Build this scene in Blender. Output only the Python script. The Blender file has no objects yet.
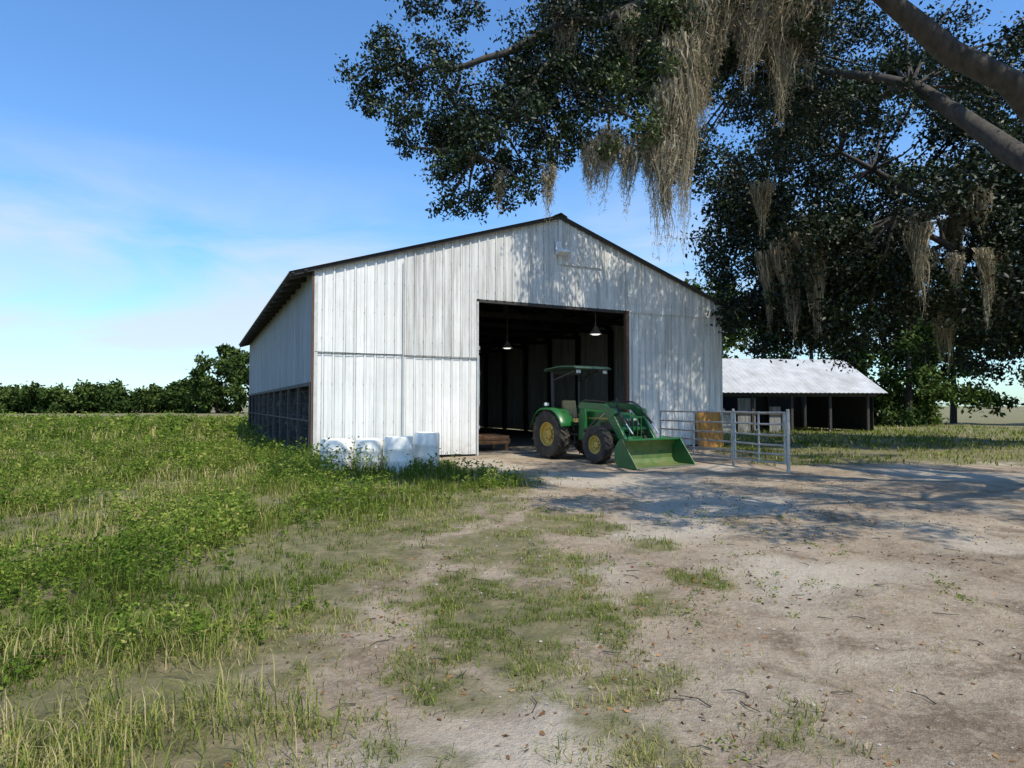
import bpy, math, numpy as np
from mathutils import Vector, Matrix
rng=np.random.default_rng(7)
scene=bpy.context.scene
COL=scene.collection
R=math.radians
# ------------------------------------------------------------ helpers
def mesh_from(name,V,F,mats=(),parent=None,attr=None,smooth=False,fm=None):
    V=np.asarray(V,dtype=np.float32)
    me=bpy.data.meshes.new(name)
    if isinstance(F,np.ndarray):
        n,k=F.shape
        me.vertices.add(len(V)); me.vertices.foreach_set('co',V.ravel())
        me.loops.add(n*k); me.loops.foreach_set('vertex_index',F.astype(np.int32).ravel())
        me.polygons.add(n)
        me.polygons.foreach_set('loop_start',np.arange(0,n*k,k,dtype=np.int32))
        me.polygons.foreach_set('loop_total',np.full(n,k,dtype=np.int32))
        me.update(calc_edges=True)
    else:
        me.from_pydata([tuple(v) for v in V.tolist()],[],F); me.update()
    for m in mats: me.materials.append(m)
    if fm is not None: me.polygons.foreach_set('material_index',np.asarray(fm,dtype=np.int32))
    if attr is not None:
        for k2,a in attr.items():
            at=me.attributes.new(k2,'FLOAT','POINT'); at.data.foreach_set('value',np.asarray(a,dtype=np.float32))
    if smooth:
        me.polygons.foreach_set('use_smooth',np.ones(len(me.polygons),dtype=bool))
    ob=bpy.data.objects.new(name,me); COL.objects.link(ob)
    if parent: ob.parent=parent
    return ob
def empty(name,loc=(0,0,0),rz=0):
    e=bpy.data.objects.new(name,None); COL.objects.link(e); e.location=loc; e.rotation_euler=(0,0,rz); return e
class Geo:
    def __init__(s): s.V=[];s.F=[]
    def add(s,V,F):
        o=len(s.V); s.V+= [tuple(v) for v in V]; s.F+=[tuple(i+o for i in f) for f in F]; return s
    def box(s,c,d,M=None):
        x,y,z=[a/2 for a in d]
        v=[Vector((i*x,j*y,k*z)) for i in(-1,1) for j in(-1,1) for k in(-1,1)]
        if M is not None: v=[M@p for p in v]
        v=[p+Vector(c) for p in v]
        return s.add(v,[(0,1,3,2),(4,6,7,5),(0,4,5,1),(2,3,7,6),(0,2,6,4),(1,5,7,3)])
    def beam(s,a,b,w,h):
        a=Vector(a);b=Vector(b);d=b-a;q=d.to_track_quat('X','Z').to_matrix()
        return s.box((a+b)/2,(d.length,w,h),q)
    def tube(s,path,rad,seg=8,cap=True):
        P=[Vector(p) for p in path]; n=len(P)
        if not hasattr(rad,'__len__'): rad=[rad]*n
        V=[];F=[];up=None
        for i,p in enumerate(P):
            d=(P[min(i+1,n-1)]-P[max(i-1,0)]).normalized()
            if up is None:
                up=Vector((0,0,1)) if abs(d.z)<.9 else Vector((1,0,0))
            a=d.cross(up).normalized(); b=a.cross(d).normalized(); up=b
            for k in range(seg):
                t=2*math.pi*k/seg
                V.append(p+(a*math.cos(t)+b*math.sin(t))*rad[i])
        for i in range(n-1):
            for k in range(seg):
                k2=(k+1)%seg
                F.append((i*seg+k,i*seg+k2,(i+1)*seg+k2,(i+1)*seg+k))
        if cap: F+= [tuple(range(seg-1,-1,-1)),tuple(range((n-1)*seg,n*seg))]
        return s.add(V,F)
    def extr(s,prof,y0,y1):
        n=len(prof)
        V=[(x,y0,z) for x,z in prof]+[(x,y1,z) for x,z in prof]
        F=[(i,(i+1)%n,(i+1)%n+n,i+n) for i in range(n)]+[tuple(range(n-1,-1,-1)),tuple(range(n,2*n))]
        return s.add(V,F)
    def lathe(s,prof,c,axis='y',seg=32):
        n=len(prof);V=[];F=[]
        for k in range(seg):
            t=2*math.pi*k/seg
            for r,a in prof:
                if axis=='y': v=(c[0]+r*math.cos(t),c[1]+a,c[2]+r*math.sin(t))
                else: v=(c[0]+r*math.cos(t),c[1]+r*math.sin(t),c[2]+a)
                V.append(v)
        for k in range(seg):
            k2=(k+1)%seg
            for i in range(n-1): F.append((k*n+i,k*n+i+1,k2*n+i+1,k2*n+i))
        return s.add(V,F)
    def obj(s,name,mat,parent=None,bevel=0,smooth=False,seg=2):
        o=mesh_from(name,s.V,s.F,[mat],parent)
        if smooth:
            for p in o.data.polygons: p.use_smooth=True
            o.data.set_sharp_from_angle(angle=R(40))
        if bevel:
            m=o.modifiers.new('bev','BEVEL'); m.width=bevel; m.segments=seg; m.limit_method='ANGLE'; m.angle_limit=R(35)
        return o
def vnoise(x,y,sc,seed=0):
    x=np.asarray(x)*sc+seed*17.3; y=np.asarray(y)*sc-seed*9.1
    xi=np.floor(x);yi=np.floor(y);fx=x-xi;fy=y-yi
    fx=fx*fx*(3-2*fx);fy=fy*fy*(3-2*fy)
    def h(a,b):
        v=np.sin(a*127.1+b*311.7+seed*74.7)*43758.5453
        return v-np.floor(v)
    return (h(xi,yi)*(1-fx)+h(xi+1,yi)*fx)*(1-fy)+(h(xi,yi+1)*(1-fx)+h(xi+1,yi+1)*fx)*fy
def fbm(x,y,sc,seed=0,o=4):
    t=0;a=.5;s=0
    for i in range(o):
        t=t+a*vnoise(x,y,sc*2**i,seed+i); s+=a; a*=.5
    return t/s
def sst(v,a,b):
    t=np.clip((v-a)/(b-a),0,1); return t*t*(3-2*t)
class NT:
    def __init__(s,name):
        s.m=bpy.data.materials.new(name); s.m.use_nodes=True; s.t=s.m.node_tree; s.t.nodes.clear()
        s.out=s.n('ShaderNodeOutputMaterial')
    def n(s,ty,**k):
        nd=s.t.nodes.new(ty)
        for a,b in k.items(): setattr(nd,a,b)
        return nd
    def l(s,a,b): s.t.links.new(a,b)
    def set(s,sock,v):
        if isinstance(v,bpy.types.NodeSocket): s.l(v,sock)
        elif isinstance(v,(int,float)): sock.default_value=v
        else:
            v=tuple(v); sock.default_value= v+(1,) if len(v)==3 and len(sock.default_value)==4 else v
    def coord(s,scale=(1,1,1),kind='Object'):
        tc=s.n('ShaderNodeTexCoord'); mp=s.n('ShaderNodeMapping'); s.l(tc.outputs[kind],mp.inputs[0]); mp.inputs['Scale'].default_value=scale; return mp.outputs[0]
    def noise(s,vec,scale,detail=6,rough=.6,dist=0):
        n=s.n('ShaderNodeTexNoise'); s.l(vec,n.inputs['Vector']); n.inputs['Scale'].default_value=scale; n.inputs['Detail'].default_value=detail; n.inputs['Roughness'].default_value=rough; n.inputs['Distortion'].default_value=dist; return n.outputs['Fac']
    def ramp(s,f,stops):
        r=s.n('ShaderNodeValToRGB'); s.l(f,r.inputs[0]); e=r.color_ramp.elements
        while len(e)<len(stops): e.new(.5)
        for i,(p,c) in enumerate(stops):
            if not hasattr(c,'__len__'): c=(c,c,c)
            e[i].position=p; e[i].color=tuple(c)+(1,)
        return r.outputs[0]
    def mix(s,f,a,b,mode='MIX'):
        m=s.n('ShaderNodeMix',data_type='RGBA',blend_type=mode)
        s.set(m.inputs[0],f); s.set(m.inputs[6],a); s.set(m.inputs[7],b); return m.outputs[2]
    def math(s,op,a,b=0.0,clamp=False):
        m=s.n('ShaderNodeMath',operation=op,use_clamp=clamp); s.set(m.inputs[0],a); s.set(m.inputs[1],b); return m.outputs[0]
    def attr(s,name):
        a=s.n('ShaderNodeAttribute',attribute_name=name); return a.outputs['Fac']
    def bump(s,h,st,dist=.02):
        b=s.n('ShaderNodeBump'); s.l(h,b.inputs['Height']); b.inputs['Strength'].default_value=st; b.inputs['Distance'].default_value=dist; return b.outputs[0]
    def pbr(s,col,rough=.7,metal=0,normal=None,**k):
        p=s.n('ShaderNodeBsdfPrincipled'); s.set(p.inputs['Base Color'],col); s.set(p.inputs['Roughness'],rough); s.set(p.inputs['Metallic'],metal)
        for a,b in k.items(): s.set(p.inputs[a.replace('_',' ')],b)
        if normal is not None: s.l(normal,p.inputs['Normal'])
        s.l(p.outputs[0],s.out.inputs[0]); return s.m
def simple(name,c1,c2,scale=8,rough=.6,metal=0,bump=.2,dirt=None,kscale=(1,1,1),dl=(.48,.68)):
    t=NT(name); v=t.coord(kscale); f=t.noise(v,scale)
    c=t.ramp(f,[(.3,c1),(.7,c2)])
    if dirt is not None:
        g=t.noise(v,scale*.37,8,.7); c=t.mix(t.ramp(g,[(dl[0],0.),(dl[1],.85)]),c,dirt)
    return t.pbr(c,rough,metal,t.bump(t.noise(v,scale*5),bump,.01))
def leafmat(name,stops,trans=.35,rough=.55,gloss=True):
    t=NT(name); c=t.ramp(t.attr('tone'),stops)
    if gloss:
        d=t.n('ShaderNodeBsdfPrincipled'); t.l(c,d.inputs['Base Color']); d.inputs['Roughness'].default_value=rough; d.inputs['Specular IOR Level'].default_value=.3
    else:
        d=t.n('ShaderNodeBsdfDiffuse'); t.l(c,d.inputs[0])
    if trans<=0: t.l(d.outputs[0],t.out.inputs[0]); return t.m
    tr=t.n('ShaderNodeBsdfTranslucent'); t.l(t.mix(.35,c,(.28,.32,.05),'MIX'),tr.inputs[0])
    mx=t.n('ShaderNodeMixShader'); mx.inputs[0].default_value=trans; t.l(d.outputs[0],mx.inputs[1]); t.l(tr.outputs[0],mx.inputs[2]); t.l(mx.outputs[0],t.out.inputs[0])
    return t.m
# ------------------------------------------------------------ materials
def siding(name,base,streak,amt,rust=.0,axis=0,pv=.3):
    t=NT(name); v=t.coord(); 
    sx=t.n('ShaderNodeSeparateXYZ'); t.l(v,sx.inputs[0]); s=sx.outputs[axis]
    pid=t.math('FLOOR',t.math('DIVIDE',s,.9))
    wn=t.n('ShaderNodeTexWhiteNoise',noise_dimensions='1D'); t.l(pid,wn.inputs['W'])
    rid=t.math('FLOOR',t.math('DIVIDE',s,.3))
    wr=t.n('ShaderNodeTexWhiteNoise',noise_dimensions='1D'); t.l(rid,wr.inputs['W'])
    st=t.noise(t.coord((3,3,.16)),2.4,8,.68)
    blot=t.noise(v,1.1,6,.6)
    c=t.mix(t.math('MULTIPLY',t.ramp(st,[(.44,0.),(.64,1.)]),amt),base,streak)
    c=t.mix(t.ramp(blot,[(.45,0.),(.75,.4)]),c,[a*.66 for a in base])
    c=t.mix(t.math('MULTIPLY',wn.outputs[0],pv),c,[a*.5 for a in base])
    c=t.mix(t.math('MULTIPLY',wr.outputs[0],.15),c,[a*.5 for a in base])
    fr=t.math('FRACT',t.math('DIVIDE',s,.3)); ln=t.math('GREATER_THAN',fr,.955)
    c=t.mix(t.math('MULTIPLY',ln,t.ramp(st,[(.3,.35),(.6,.9)])),c,(.10,.09,.075))
    z=sx.outputs[2]; foot=t.math('MULTIPLY',t.math('SUBTRACT',1.0,t.math('MULTIPLY',z,1.3),True),t.ramp(t.noise(v,5),[(.3,.2),(.7,1.)]))
    c=t.mix(t.math('MULTIPLY',foot,.6),c,(.2,.18,.12))
    if rust>0:
        rn=t.noise(t.coord((5,5,.5)),1.6,8,.75); c=t.mix(t.math('MULTIPLY',t.ramp(rn,[(.58,0.),(.7,1.)]),rust),c,(.20,.12,.07))
    return t.pbr(c,.5,0,t.bump(t.noise(v,2.5,4),.5,.03))
M_sidW=siding('siding_painted_white',(.90,.90,.87),(.56,.56,.52),.45,.3,pv=.16)
M_sidG=siding('siding_galvanised_weathered',(.80,.80,.77),(.33,.315,.285),.75,.4,pv=.28)
M_sidB=siding('siding_shade_bluegrey',(.36,.39,.41),(.22,.24,.25),.6,.2,1)  # dim bluish shade of the unlit side wall is put into this colour
M_roof=simple('roof_metal',(.13,.13,.125),(.22,.22,.21),3,.6,.3,.3,(.1,.08,.06))
M_dark=simple('aged_timber',(.03,.028,.026),(.06,.055,.05),9,.85)
M_brown=simple('red_brown_timber',(.09,.045,.028),(.16,.085,.05),9,.8,kscale=(3,3,.4))
M_trim=simple('light_trim',(.5,.5,.48),(.66,.66,.64),7,.5,.1)
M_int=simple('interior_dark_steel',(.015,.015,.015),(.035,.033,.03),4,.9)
M_conc=simple('floor_dirt_concrete',(.13,.11,.085),(.22,.19,.15),3,.9,0,.4)
M_poly=simple('white_poly',(.78,.77,.70),(.84,.83,.77),3,.4,0,.1,(.6,.58,.47),dl=(.52,.78))
M_galv=simple('galv_pipe',(.36,.37,.38),(.5,.51,.52),14,.42,.6,.1,(.25,.2,.16))
M_wire=simple('rusty_wire',(.06,.055,.05),(.12,.11,.10),14,.6,.3)
M_grn=simple('tractor_green',(.010,.105,.024),(.018,.14,.034),5,.38,0,.05,(.05,.08,.035))
M_grn2=simple('faded_canopy_green',(.02,.055,.035),(.03,.075,.045),5,.55,0,.05)
M_yel=simple('wheel_yellow',(.46,.31,.05),(.55,.38,.07),7,.5,0,.1,(.20,.14,.07))
M_tyre=simple('tyre_rubber',(.018,.017,.016),(.04,.036,.03),6,.85,0,.2,(.13,.1,.07))
M_blk=simple('black_metal',(.015,.015,.015),(.035,.033,.03),9,.5)
M_chrome=simple('steel_rod',(.5,.5,.5),(.6,.6,.6),9,.2,.9,0)
M_seat=simple('seat_vinyl',(.40,.27,.10),(.48,.34,.14),9,.6)
M_worn=simple('worn_bucket_steel',(.05,.12,.025),(.14,.17,.06),4,.6,.1,.2,(.24,.19,.08))
M_bark=simple('oak_bark',(.03,.026,.022),(.085,.075,.062),7,.95,0,1.0,kscale=(1,1,.4))
M_ply=simple('weathered_plywood',(.34,.15,.035),(.52,.27,.07),5,.9,0,.5,(.16,.08,.035),kscale=(3,1,.6))
M_wood=simple('pallet_wood',(.28,.12,.05),(.42,.22,.1),9,.85)
M_shedroof=simple('shed_roof_white',(.36,.36,.35),(.52,.52,.51),1.5,.6,.0,.2,(.28,.27,.25))
M_shedwall=simple('shed_boards',(.10,.095,.085),(.3,.3,.29),2.2,.9,kscale=(4,4,.5))
M_oak=leafmat('oak_leaf',[(0,(.006,.011,.004)),(.5,(.017,.032,.008)),(1,(.065,.095,.02))],0,.5)
M_far=leafmat('far_tree_leaf',[(0,(.018,.035,.012)),(.5,(.045,.075,.018)),(1,(.11,.15,.04))],.0,.6,False)
M_grass=leafmat('grass_blade',[(0,(.055,.09,.014)),(.35,(.13,.18,.03)),(.62,(.26,.28,.065)),(.8,(.38,.33,.14)),(1,(.50,.41,.22))],.3,.5,False)
M_weed=leafmat('weed_leaf',[(0,(.05,.095,.014)),(.5,(.13,.20,.03)),(.85,(.25,.31,.055)),(1,(.38,.35,.11))],.3,.5,False)
M_moss=leafmat('spanish_moss',[(0,(.13,.12,.09)),(.5,(.35,.30,.21)),(1,(.58,.49,.35))],.2,.9,False)
M_litter=leafmat('dead_leaf',[(0,(.07,.035,.02)),(.5,(.2,.11,.05)),(.9,(.36,.22,.10)),(1,(.4,.09,.04))],.0,.8,False)
t=NT('dark_opening'); v=t.coord(); f=t.noise(v,2.2,9,.75,.5); vo=t.n('ShaderNodeTexVoronoi'); t.l(v,vo.inputs[0]); vo.inputs['Scale'].default_value=5  # mottled near-black painted for the unlit opening behind the side mesh
c=t.mix(t.ramp(vo.outputs[0],[(.2,0.),(.6,.6)]),t.ramp(f,[(.42,(.008,.008,.008)),(.55,(.03,.03,.03)),(.64,(.20,.20,.19))]),(.008,.008,.008))
M_darkopen=t.pbr(c,.95,0,t.bump(f,.8,.05))
t=NT('lamp_lens'); em=t.n('ShaderNodeEmission'); em.inputs[0].default_value=(1,.97,.88,1); em.inputs[1].default_value=1.3; t.l(em.outputs[0],t.out.inputs[0]); M_lens=t.m
t=NT('ground_soil'); v=t.coord()
g=t.attr('grass')
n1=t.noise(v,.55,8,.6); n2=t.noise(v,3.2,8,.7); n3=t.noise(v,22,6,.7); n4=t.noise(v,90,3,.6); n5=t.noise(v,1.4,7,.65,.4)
dirt=t.ramp(n1,[(.3,(.27,.20,.13)),(.5,(.38,.295,.20)),(.68,(.47,.385,.28))])
dirt=t.mix(t.ramp(n2,[(.44,0.),(.64,.7)]),dirt,(.26,.19,.115))
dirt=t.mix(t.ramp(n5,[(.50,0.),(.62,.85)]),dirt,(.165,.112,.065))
dirt=t.mix(t.ramp(n3,[(.5,0.),(.68,.5)]),dirt,(.54,.46,.34))
dirt=t.mix(t.ramp(n3,[(.3,.7),(.42,0.)]),dirt,(.11,.08,.05))
dirt=t.mix(t.ramp(n4,[(.58,0.),(.7,.6)]),dirt,(.13,.09,.055))
dirt=t.mix(t.math('MULTIPLY',t.attr('pale'),.65),dirt,t.mix(n3,(.44,.375,.28),(.62,.55,.44)))
gg=t.ramp(t.noise(v,6,6,.7),[(.3,(.08,.08,.025)),(.5,(.15,.14,.045)),(.7,(.27,.215,.11))])
mask=t.math('ADD',g,t.math('MULTIPLY',t.math('SUBTRACT',n2,.5),1.2))
c=t.mix(t.ramp(mask,[(.35,0.),(.9,.88)]),dirt,gg)
h=t.math('ADD',t.math('MULTIPLY',n3,1.0),t.math('MULTIPLY',n4,.35)); h=t.math('ADD',h,t.math('MULTIPLY',n2,1.2))
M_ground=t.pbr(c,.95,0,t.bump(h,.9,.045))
# ------------------------------------------------------------ layout
CORNER=(-5.6,18.0); BR=R(26.2); cu,su=math.cos(BR),math.sin(BR)
W=15.3; PK=7.97; EH=5.45; PH=7.95; L=23.8
def to_local(x,y):
    dx=x-CORNER[0]; dy=y-CORNER[1]
    return dx*cu+dy*su, -dx*su+dy*cu
def in_barn(x,y,m=.05):
    s,q=to_local(x,y); return (s>-m)&(s<W+m)&(q>-m)&(q<L+m)
PATCH=[(.73,8.9,.6),(.1,4.9,.65),(.0,4.2,.35),(.72,3.6,.28),(-.35,3.65,.25),(.62,3.05,.32),(1.85,5.9,.24),(1.27,3.1,.22),(.75,4.4,.22),(1.15,5.15,.24),(.3,6.3,.4),(-.4,5.6,.5),(-.2,7.3,.55),(1.7,7.2,.28),(-.5,2.6,.28),(.1,8.2,.4),(.9,2.6,.2)]
by=[-8,2,3.5,5.2,7,8.9,11,13.6,14.6,16.5,18,20,26,60,600]
bx=[-.6,-.7,-.85,-.9,-.6,0,.4,.95,.6,-.6,-1.4,-4,-4,-4,-4]
ty=[-8,2,3.5,4.2,5.2,7.6,9,10.8,12.5,14.2,15.3,17,19,26,60,600]
tx=[-.8,-.8,-1.0,-1.6,-2.1,-2.4,-1.9,-.6,.3,.1,-.8,-2,-5.2,-5,-5,-5]
def grass_mask(x,y):
    b=np.interp(y,by,bx); nn=fbm(x,y,.9,3); n2=fbm(x,y,3.5,5)
    m=sst(b-x+(nn-.5)*2.2+(n2-.5)*.8,-.45,1.0)
    far=np.maximum(sst(y,26,32),sst(-y,6,9)); m=np.maximum(m,far)
    m=np.maximum(m,sst(x-6.6+(nn-.5)*2,0,1)*sst(y-16.5+(nn-.5)*2,0,1.5))
    m=np.maximum(m,sst(x,14,17))
    for (px,py,pr) in PATCH:
        d=np.sqrt((x-px)**2+((y-py)*.8)**2)+(nn-.5)*.7+(n2-.5)*.6
        m=np.maximum(m,.9*sst(pr*1.25-d,-.2,.3))
    return m
def tall_mask(x,y):
    b=np.interp(y,ty,tx); nn=fbm(x,y,.8,11)
    return sst(b-x+(nn-.5)*2.4,-.2,1.0)
def hgt(x,y):
    near=1-sst(np.abs(y-10),20,40)
    h=(fbm(x,y,.35,21)-.5)*.12+(fbm(x,y,1.6,22)-.5)*.06+(fbm(x,y,6,23,2)-.5)*.022
    s,q=to_local(x,y)
    fb=sst(np.maximum(np.maximum(-s,s-W),np.maximum(-q,q-L)),0.2,2.0)
    return h*near*fb
def axis(lo,hi,st,far,g=1.18):
    a=list(np.arange(lo,hi,st)); d=st; x=a[0]; pre=[]
    while x>-far: d*=g; x-=d; pre.append(x)
    d=st; x=a[-1]; post=[]
    while x<far: d*=g; x+=d; post.append(x)
    return np.array(pre[::-1]+a+post)
xs=axis(-7,9,.07,700); ys=axis(1.8,16,.07,700)
X,Y=np.meshgrid(xs,ys); nx,ny=len(xs),len(ys)
x=X.ravel();y=Y.ravel(); z=hgt(x,y)
gm=grass_mask(x,y)
pale=sst(fbm(x,y,.5,31)+.25*np.exp(-((x-2.6)/1.6)**2-((y-11.5)/4.5)**2)+.14*np.exp(-((x-.3)/1.2)**2-((y-3.0)/1.4)**2),.5,.72)
i=np.arange(ny-1)[:,None]*nx+np.arange(nx-1)[None,:]
F=np.stack([i,i+1,i+nx+1,i+nx],-1).reshape(-1,4)
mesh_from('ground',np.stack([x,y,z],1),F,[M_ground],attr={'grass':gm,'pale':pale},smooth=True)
# ------------------------------------------------------------ grass
def blade_geo(P,h,w,lean,tone):
    n=len(P); az=rng.random(n)*6.283; d=np.stack([np.cos(az),np.sin(az),0*az],1); s=np.stack([-np.sin(az),np.cos(az),0*az],1)
    up=np.array([0,0,1.]); h=h[:,None]; w=w[:,None]; lean=lean[:,None]
    v0=P-s*w/2; v1=P+s*w/2; m=P+d*h*lean*.35+up*h*.6; v2=m-s*w*.38; v3=m+s*w*.38; v4=P+d*h*lean+up*h*(1-.35*lean)
    V=np.stack([v0,v1,v2,v3,v4],1).reshape(-1,3); b=np.arange(n)[:,None]*5
    F=np.concatenate([b+np.array([0,1,2]),b+np.array([1,3,2]),b+np.array([2,3,4])],1).reshape(-1,3)
    return V,F,np.repeat(tone,5)
def leaf_geo(P,D,ln,wd,tone,fold=.25):
    n=len(P); D=D/np.linalg.norm(D,axis=1,keepdims=True); r=rng.normal(size=(n,3)); S=np.cross(D,r); S/=np.linalg.norm(S,axis=1,keepdims=True)+1e-9
    N=np.cross(S,D); ln=ln[:,None]; wd=wd[:,None]
    m=P+D*ln*.5+N*ln*fold*.3
    V=np.stack([P,m-S*wd/2,P+D*ln,m+S*wd/2],1).reshape(-1,3); b=np.arange(n)[:,None]*4
    F=np.concatenate([b+np.array([0,1,2]),b+np.array([0,2,3])],1).reshape(-1,3)
    return V,F,np.repeat(tone,4)
def merge(L_):
    V=[];F=[];T=[];o=0
    for v,f,t_ in L_:
        V.append(v);F.append(f+o);T.append(t_);o+=len(v)
    return np.concatenate(V),np.concatenate(F),np.concatenate(T)
def scatter(n,x0,x1,y0,y1,fn):
    x=rng.uniform(x0,x1,n); y=rng.uniform(y0,y1,n); k=(rng.random(n)<fn(x,y))&(~in_barn(x,y))&(np.abs(x)<y*.9+1.2); x=x[k];y=y[k]
    return np.stack([x,y,hgt(x,y)],1)
def shortfn(x,y): 
    p=fbm(x,y,2.2,41); p2=fbm(x,y,9,42,2); return grass_mask(x,y)**1.2*sst(p,.34,.64)*sst(p2,.25,.6)
G=[]
for n,(x0,x1,y0,y1),hs,ws in [(160000,(-4,4,1.9,6),(.015,.075),.0045),(140000,(-9,5,6,13),(.02,.09),.007),(60000,(-14,9,13,26),(.05,.15),.016),(50000,(-40,34,24,60),(.12,.32),.05),(30000,(6,24,15,40),(.06,.2),.03)]:
    P=scatter(n,x0,x1,y0,y1,shortfn); m=len(P)
    big=fbm(P[:,0],P[:,1],1.1,51)
    tone=np.clip(rng.normal(.40,.22,m)+(big-.5)*1.1,0,1)
    G.append(blade_geo(P,rng.uniform(hs[0],hs[1],m),np.full(m,ws)*rng.uniform(.6,1.3,m),rng.uniform(.3,1.4,m),tone))
P=scatter(16000,-1.5,6,2,13,lambda x,y:.5*sst(fbm(x,y,1.3,61),.46,.66)); m=len(P)
G.append(blade_geo(P,rng.uniform(.012,.05,m),rng.uniform(.004,.008,m),rng.uniform(.5,1.5,m),np.clip(rng.normal(.6,.25,m),0,1)))
V,F,T=merge(G); mesh_from('grass',V,F,[M_grass],attr={'tone':T})
G=[];Wd=[]
for n,(x0,x1,y0,y1),hs,ws in [(42000,(-6,0,1.9,6),(.07,.27),.006),(45000,(-11,2,6,13),(.10,.30),.010),(48000,(-20,2,13,26),(.15,.42),.018),(42000,(-60,-4,26,75),(.35,.7),.06)]:
    P=scatter(n,x0,x1,y0,y1,lambda x,y:tall_mask(x,y)*sst(fbm(x,y,1.5,43),.35,.65)); m=len(P)
    tone=np.clip(rng.normal(.45,.22,m)+(fbm(P[:,0],P[:,1],.6,52)-.5)*1.3,0,1)
    G.append(blade_geo(P,rng.uniform(hs[0],hs[1],m),np.full(m,ws)*rng.uniform(.6,1.3,m),rng.uniform(.2,1.1,m),tone))
V,F,T=merge(G); mesh_from('tall_grass',V,F,[M_grass],attr={'tone':T})
def weedfn(x,y):
    near_drums=np.exp(-((x+3.2)/1.6)**2-((y-14.7)/.9)**2)
    return tall_mask(x,y)*sst(fbm(x,y,.9,71),.44,.62)*(1-.6*near_drums)
for n,(x0,x1,y0,y1),hs,ls,k in [(4200,(-6,0,1.9,6),(.06,.34),.036,18),(6500,(-11,2,6,13),(.08,.46),.052,18),(6500,(-18,2,13,24),(.2,.62),.078,18),(3000,(-45,-4,24,60),(.5,.9),.2,16)]:
    P=scatter(n,x0,x1,y0,y1,weedfn); m=len(P)
    cl=sst(fbm(P[:,0],P[:,1],.9,73),.3,.7); h=rng.uniform(hs[0],hs[1],m)*(.3+1.1*cl)
    tone=np.clip(rng.normal(.5,.2,m)+(fbm(P[:,0],P[:,1],.9,75)-.5)*.9,0,1)
    Wd.append(blade_geo(P,h,np.full(m,ls*.12),np.full(m,.15),tone))
    tt=rng.random(m*k)**.8
    B=np.repeat(P,k,0); H=np.repeat(h,k)
    sw=rng.normal(size=(m*k,2))*H[:,None]*.18*tt[:,None]
    Q=B+np.stack([sw[:,0],sw[:,1],H*tt*.97],1)
    D=rng.normal(size=(m*k,3)); D[:,2]=D[:,2]*.4+.35
    Wd.append(leaf_geo(Q,D,ls*rng.uniform(.5,1.5,m*k),ls*.55*rng.uniform(.6,1.3,m*k),np.clip(np.repeat(tone,k)+rng.normal(0,.14,m*k),0,1)))
P=scatter(420,-1.5,4,2,11,lambda x,y:sst(fbm(x,y,1.7,77),.5,.62)); m=len(P); k=14
B=np.repeat(P,k,0); B[:,:2]+=rng.normal(size=(m*k,2))*.03; B[:,2]+=rng.random(m*k)*.03; D=rng.normal(size=(m*k,3)); D[:,2]=abs(D[:,2])*.5
Wd.append(leaf_geo(B,D,rng.uniform(.015,.04,m*k),rng.uniform(.008,.018,m*k),rng.random(m*k)))
V,F,T=merge(Wd); mesh_from('weeds',V,F,[M_weed],attr={'tone':T})
P=scatter(6500,-1.6,7,2.0,14,lambda x,y:.2+.8*sst(fbm(x,y,1.1,81),.42,.65)); m=len(P); P[:,2]+=.008
D=rng.normal(size=(m,3)); D[:,2]*=.15
V,F,T=leaf_geo(P,D,rng.uniform(.018,.05,m),rng.uniform(.010,.024,m),rng.random(m)); mesh_from('leaf_litter',V,F,[M_litter],attr={'tone':T})
g=Geo()
for k in range(110):
    a=rng.uniform(-1.2,5);b=rng.uniform(2.4,10); d=rng.uniform(0,6.28); l=rng.uniform(.05,.2); z0=float(hgt(np.array([a]),np.array([b]))[0])+.008
    g.tube([(a,b,z0),(a+l*.5*math.cos(d),b+l*.5*math.sin(d),z0+.006),(a+l*math.cos(d+.3),b+l*math.sin(d+.3),z0)],[.004,.003,.002],5)
g.obj('fallen_twigs',M_bark)
g=Geo()
for k in range(420):
    a=rng.uniform(-1,6);b=2.2+rng.random()**1.5*10; r=rng.uniform(.005,.018); z0=float(hgt(np.array([a]),np.array([b]))[0])+r*.3
    vs=[Vector(v)*r*rng.uniform(.7,1.2) for v in [(1,0,0),(-1,0,0),(0,1,0),(0,-1,0),(0,0,.7),(0,0,-.7)]]
    g.add([v+Vector((a,b,z0)) for v in vs],[(0,2,4),(2,1,4),(1,3,4),(3,0,4),(2,0,5),(1,2,5),(3,1,5),(0,3,5)])
g.obj('pebbles',simple('pebble',(.25,.22,.18),(.45,.41,.35),20,.9))
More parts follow.
